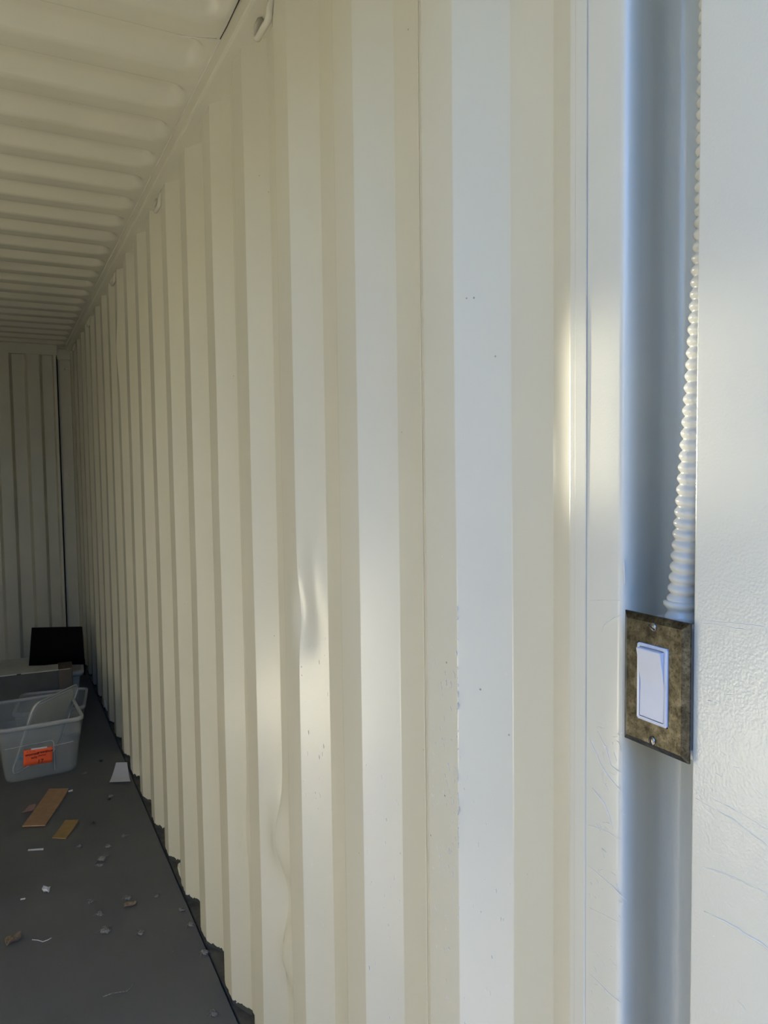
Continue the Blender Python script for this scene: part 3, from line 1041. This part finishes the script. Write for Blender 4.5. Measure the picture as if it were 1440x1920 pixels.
# flat grey carton with brown tape
gb = empty('flat_carton', (0.02, 4.760, 0.0), math.radians(-3))
tag(gb, 'long dark grey carton with brown tape round its end', 'carton')
box_obj('body', (-0.42, -0.075, 0.0), (0.31, 0.075, 0.262), 'greybox', gb, 0.004, 2)
box_obj('lid_flap', (-0.422, -0.079, 0.262), (0.30, 0.06, 0.268), 'tote', gb, 0.002, 1)
box_obj('tape_band', (0.235, -0.0785, 0.0), (0.3125, 0.0785, 0.2705), 'tape', gb, 0.003, 1)
for x_ in (-0.10, 0.02):
    box_obj('hand_hole', (x_, -0.0805, 0.262), (x_ + 0.022, -0.076, 0.267), 'gap', gb)

# white lidded tote behind it
wt = empty('white_tote', (0.06, 5.16, 0.0), math.radians(-5))
tag(wt, 'dusty white plastic tote with flat lid under the black panel', 'tote')
V, F = loft([rr_loop(0.66, 0.44, 0.03, 0.0005), rr_loop(0.70, 0.48, 0.035, 0.175)], True, True)
mesh_obj('body', V, F, 'tote', wt, True)
V, F = loft([rr_loop(0.73, 0.51, 0.035, 0.160), rr_loop(0.74, 0.52, 0.035, 0.176), rr_loop(0.735, 0.515, 0.035, 0.190), rr_loop(0.69, 0.47, 0.03, 0.192), rr_loop(0.68, 0.46, 0.03, 0.186)], True, True)
mesh_obj('lid', V, F, 'tote', wt, True)
for y_ in (-0.06, 0.06):
    box_obj('latch', (0.366, y_ - 0.02, 0.12), (0.378, y_ + 0.02, 0.185), 'black', wt, 0.002, 1)
# papers on the tote lid
pp = box_obj('document_folder', (-0.13, -0.10, 0), (0.13, 0.10, 0.008), 'paper', None, 0.001, 1)
pp.location = (-0.02, 5.02, 0.194); pp.rotation_euler = (0, 0, 0.25)
box_obj('page', (-0.128, -0.098, 0.0082), (0.126, 0.097, 0.0092), 'tote', pp)
tag(pp, 'pale folder of papers lying on the white tote', 'folder')

# black panel (flat screen seen dark) leaning on the tote
scr = empty('black_screen', (0.268, 5.085, 0.196), math.atan2(-0.14, 0.31))
tag(scr, 'black flat screen standing on the white tote by the end wall', 'screen')
tilt = Matrix.Rotation(math.radians(-4), 4, 'X')
bm = bmesh.new()
vv = [(-0.172, -0.246 * 0 - 0.008, 0.0), (0.172, -0.008, 0.0), (0.160, -0.008, 0.240), (-0.152, -0.008, 0.240)]
vb = [(x_ * 0.97, 0.014, max(0.004, z_ * 0.98)) for x_, _, z_ in vv]
f_ = [bm.verts.new(tilt @ Vector(v)) for v in vv]; b2_ = [bm.verts.new(tilt @ Vector(v)) for v in vb]
bm.faces.new(f_); bm.faces.new(b2_[::-1])
for i in range(4):
    bm.faces.new((f_[i], f_[(i + 1) % 4], b2_[(i + 1) % 4], b2_[i]))
bmesh.ops.recalc_face_normals(bm, faces=bm.faces)
bmesh.ops.bevel(bm, geom=list(bm.edges), offset=0.003, segments=2, affect='EDGES', profile=0.5)
bm_obj('housing', bm, 'black', scr)
box_obj('glass', (-0.140, -0.0098, 0.016), (0.142, -0.0090, 0.226), 'black', scr, 0, 1, tilt)
box_obj('foot', (-0.07, -0.05, 0.0), (0.07, 0.06, 0.008), 'black', scr, 0.003, 2)

# ---------------------------------------------------------------- things on the floor
def quad_sheet(name, c, th, mat, curl=0.0, nx=8):
    """sheet between four floor corners (counter-clockwise), thickness th, slightly curled"""
    c = [Vector((p[0], p[1], 0)) for p in c]
    o_ = (c[0] + c[1] + c[2] + c[3]) / 4
    V, F = [], []
    for lay in (0, 1):
        for i in range(nx + 1):
            for j in range(nx + 1):
                s, t = i / nx, j / nx
                p = (c[0] * (1 - s) + c[1] * s) * (1 - t) + (c[3] * (1 - s) + c[2] * s) * t - o_
                zz = curl * (abs(2 * t - 1) ** 2.2) * (0.6 + 0.4 * s) + th * lay + 0.0008
                V.append((p.x, p.y, zz))
    n = nx + 1
    for i in range(nx):
        for j in range(nx):
            q = (i * n + j, (i + 1) * n + j, (i + 1) * n + j + 1, i * n + j + 1)
            F.append(q[::-1]); F.append(tuple(k + n * n for k in q))
    ring_ = [i * n for i in range(n)] + [(n - 1) * n + j for j in range(1, n)] + [i * n + n - 1 for i in range(n - 2, -1, -1)] + [j for j in range(n - 2, 0, -1)]
    for a, b in zip(ring_, ring_[1:] + ring_[:1]):
        F.append((a, b, b + n * n, a + n * n))
    o = mesh_obj(name, V, F, mat)
    o.location = o_
    return o
tag(quad_sheet('paper_sheet', [(0.382, 3.509), (0.466, 3.460), (0.486, 3.700), (0.440, 3.735)], 0.0006, 'paper', 0.012), 'white sheet of paper on the floor against the right wall', 'paper')
tag(quad_sheet('cardboard_strip', [(0.022, 3.237), (0.103, 3.198), (0.214, 3.525), (0.136, 3.568)], 0.0045, 'cardboard', 0.004), 'long brown cardboard strip on the floor before the clear bin', 'cardboard')
tag(quad_sheet('cardboard_strip', [(0.122, 3.080), (0.168, 3.045), (0.226, 3.187), (0.178, 3.213)], 0.0035, 'cardboard2', 0.003), 'short ochre cardboard piece on the floor', 'cardboard')
tag(quad_sheet('paper_sliver', [(0.035, 3.020), (0.086, 2.998), (0.088, 3.010), (0.037, 3.032)], 0.0008, 'scrap', 0.002, 4), 'thin white paper sliver on the floor near the cardboard', 'paper')
tag(quad_sheet('paper_scrap', [(0.020, 3.372), (0.066, 3.365), (0.078, 3.430), (0.052, 3.436)], 0.0006, 'pinkpaper', 0.006, 5), 'crumpled pinkish paper scrap beside the long cardboard strip', 'paper')
tag(quad_sheet('paper_scrap', [(0.210, 3.497), (0.228, 3.497), (0.229, 3.515), (0.211, 3.515)], 0.0006, 'scrap', 0.004, 4), 'tiny white paper scrap at the end of the long cardboard strip', 'paper')
tag(quad_sheet('paper_scrap', [(0.003, 2.678), (0.017, 2.674), (0.018, 2.682), (0.004, 2.686)], 0.0008, 'scrap', 0.001, 3), 'tiny white paper fleck on the open floor', 'paper')

def fluff(name, x, y, r, mat, label, cat, group=None, seed=0, flat=0.35, fibres=10):
    """a tuft: crumpled core with loose fibres, one mesh"""
    rn_ = random.Random(seed)
    V, F = [], []
    bm = bmesh.new()
    bmesh.ops.create_icosphere(bm, subdivisions=2, radius=r * 0.55)
    for v in bm.verts:
        d_ = 1 + 0.75 * noise.noise(Vector((v.co.x / r * 2.2 + seed * 3.7, v.co.y / r * 2.2, v.co.z / r * 2.2)))
        v.co = Vector((v.co.x * d_, v.co.y * d_ * 1.2, max(-0.001 * 0, v.co.z * d_ * flat + r * 0.16)))
    bm.verts.ensure_lookup_table()
    V = [v.co.copy() for v in bm.verts]
    F = [tuple(v.index for v in f.verts) for f in bm.faces]
    bm.free()
    for _ in range(fibres):
        a = rn_.uniform(0, 6.28); l_ = r * rn_.uniform(0.7, 1.4)
        p = [Vector((0, 0, r * 0.15)), Vector((math.cos(a) * l_ * 0.5, math.sin(a) * l_ * 0.5, r * rn_.uniform(0.2, 0.45))), Vector((math.cos(a + .4) * l_, math.sin(a + .4) * l_, r * 0.06 + 0.0006))]
        v, f = tube_verts(p, [0.0007, 0.0006, 0.0004], 4)
        o_ = len(V); V += v; F += [tuple(i + o_ for i in q) for q in f]
    zm = min(v.z for v in V)
    V = [Vector((v.x, v.y, v.z - zm)) for v in V]
    o = mesh_obj(name, V, F, mat, None, True)
    o.location = (x, y, 0.0004)
    tag(o, label, cat, group)
    return o
lint = [(0.273, 2.825, 0.026), (0.262, 2.785, 0.016), (0.305, 2.913, 0.017), (0.369, 2.967, 0.016), (0.208, 2.556, 0.016), (0.227, 2.471, 0.021), (0.231, 2.366, 0.026), (0.325, 2.305, 0.018),
        (0.210, 2.965, 0.015), (0.371, 3.366, 0.018), (0.297, 3.689, 0.014), (0.319, 2.52, 0.018), (0.461, 2.367, 0.014), (0.407, 2.485, 0.014), (0.436, 1.862, 0.016)]
lint_label = {0: 'largest grey lint tuft in the middle of the floor', 1: 'small grey lint tuft touching the largest tuft', 8: 'grey lint tuft near the short ochre cardboard piece', 9: 'grey lint tuft near the white sheet of paper',
              10: 'grey lint tuft between the clear bin and the white sheet', 11: 'grey lint tuft just beyond the small tan leaf', 12: 'grey lint tuft at the floor edge by the right wall', 14: 'grey lint tuft near the wall foot, nearest the door'}
for i, (x_, y_, r_) in enumerate(lint):
    fluff('lint_tuft', x_, y_, r_ * 0.9, 'lint', lint_label.get(i, 'small grey lint tuft alone on the dark floor'), 'lint', 'lint tufts on the floor', i + 1)
fluff('dirt_clump', 0.476, 2.120, 0.017, 'lint', 'brownish dirt clump against the wall foot, nearer the door', 'dirt', None, 31, 0.5, 14)
fluff('dirt_clump', 0.470, 2.275, 0.015, 'lint', 'brownish dirt clump against the wall foot, deeper in', 'dirt', None, 32, 0.5, 14)
for i, (x_, y_) in enumerate(((0.280, 3.141), (0.380, 3.812), (0.36, 3.34))):
    fluff('dark_crumb', x_, y_, 0.012, 'dark_bit', ['black crumb beside the short ochre cardboard piece', 'black crumb on the floor between clear bin and right wall', 'black crumb on the floor before the white sheet'][i], 'dirt', 'black crumbs on the floor', 40 + i, 0.5, 3)

def leaf(name, x, y, ln, wd, rz, mat, label, cat, curl):
    V, F = [], []
    n = 10
    for i in range(n + 1):
        t = i / n
        hw = wd / 2 * math.sin(math.pi * min(1, t * 0.94 + 0.06)) ** 0.8 * (1 + 0.25 * noise.noise(Vector((t * 6, x * 30, 0))))
        for j in range(-2, 3):
            s = j / 2
            V.append((ln * (t - 0.5), hw * s, curl * (s * s) + curl * 0.8 * math.sin(t * 5 + 1) * 0.5 + curl * 0.5))
    for i in range(n):
        for j in range(4):
            F.append((i * 5 + j, (i + 1) * 5 + j, (i + 1) * 5 + j + 1, i * 5 + j + 1))
    zm = min(v[2] for v in V)
    V = [(a, b, c - zm) for a, b, c in V]
    o = mesh_obj(name, V, F, mat, None, True)
    so = o.modifiers.new('thickness', 'SOLIDIFY'); so.thickness = 0.0008
    o.location = (x, y, 0.0012); o.rotation_euler = (0, 0, rz)
    return tag(o, label, cat)
leaf('dry_leaf', -0.019, 2.439, 0.060, 0.036, 0.9, 'leaf', 'curled brown dry leaf on the open floor near a white thread', 'leaf', 0.014)
leaf('dry_leaf', 0.320, 2.470, 0.040, 0.026, 0.2, 'leaf', 'small tan dry leaf on the floor near the wall', 'leaf', 0.007)
leaf('paper_curl', 0.081, 2.685, 0.042, 0.022, 1.9, 'scrap', 'curled white paper scrap standing out on the dark floor', 'paper', 0.013)
def wire(name, pts, r, mat, label, cat):
    c = Vector(pts[0])
    o = tube_obj(name, [Vector(p) - c for p in pts], r, mat, None, 6)
    o.location = c
    return tag(o, label, cat)
wire('white_thread', [(0.030, 2.428, 0.0016), (0.045, 2.415, 0.003), (0.058, 2.402, 0.0016), (0.072, 2.402, 0.003), (0.082, 2.410, 0.0016)], 0.0011, 'scrap', 'short wavy white thread on the floor near the curled leaf', 'thread')
wire('grey_fibre', [(0.190, 2.066, 0.0016), (0.215, 2.066, 0.0035), (0.248, 2.058, 0.0016), (0.262, 2.066, 0.003), (0.273, 2.082, 0.0016)], 0.0013, 'lint', 'long bent grey fibre on the floor near the door', 'fibre')
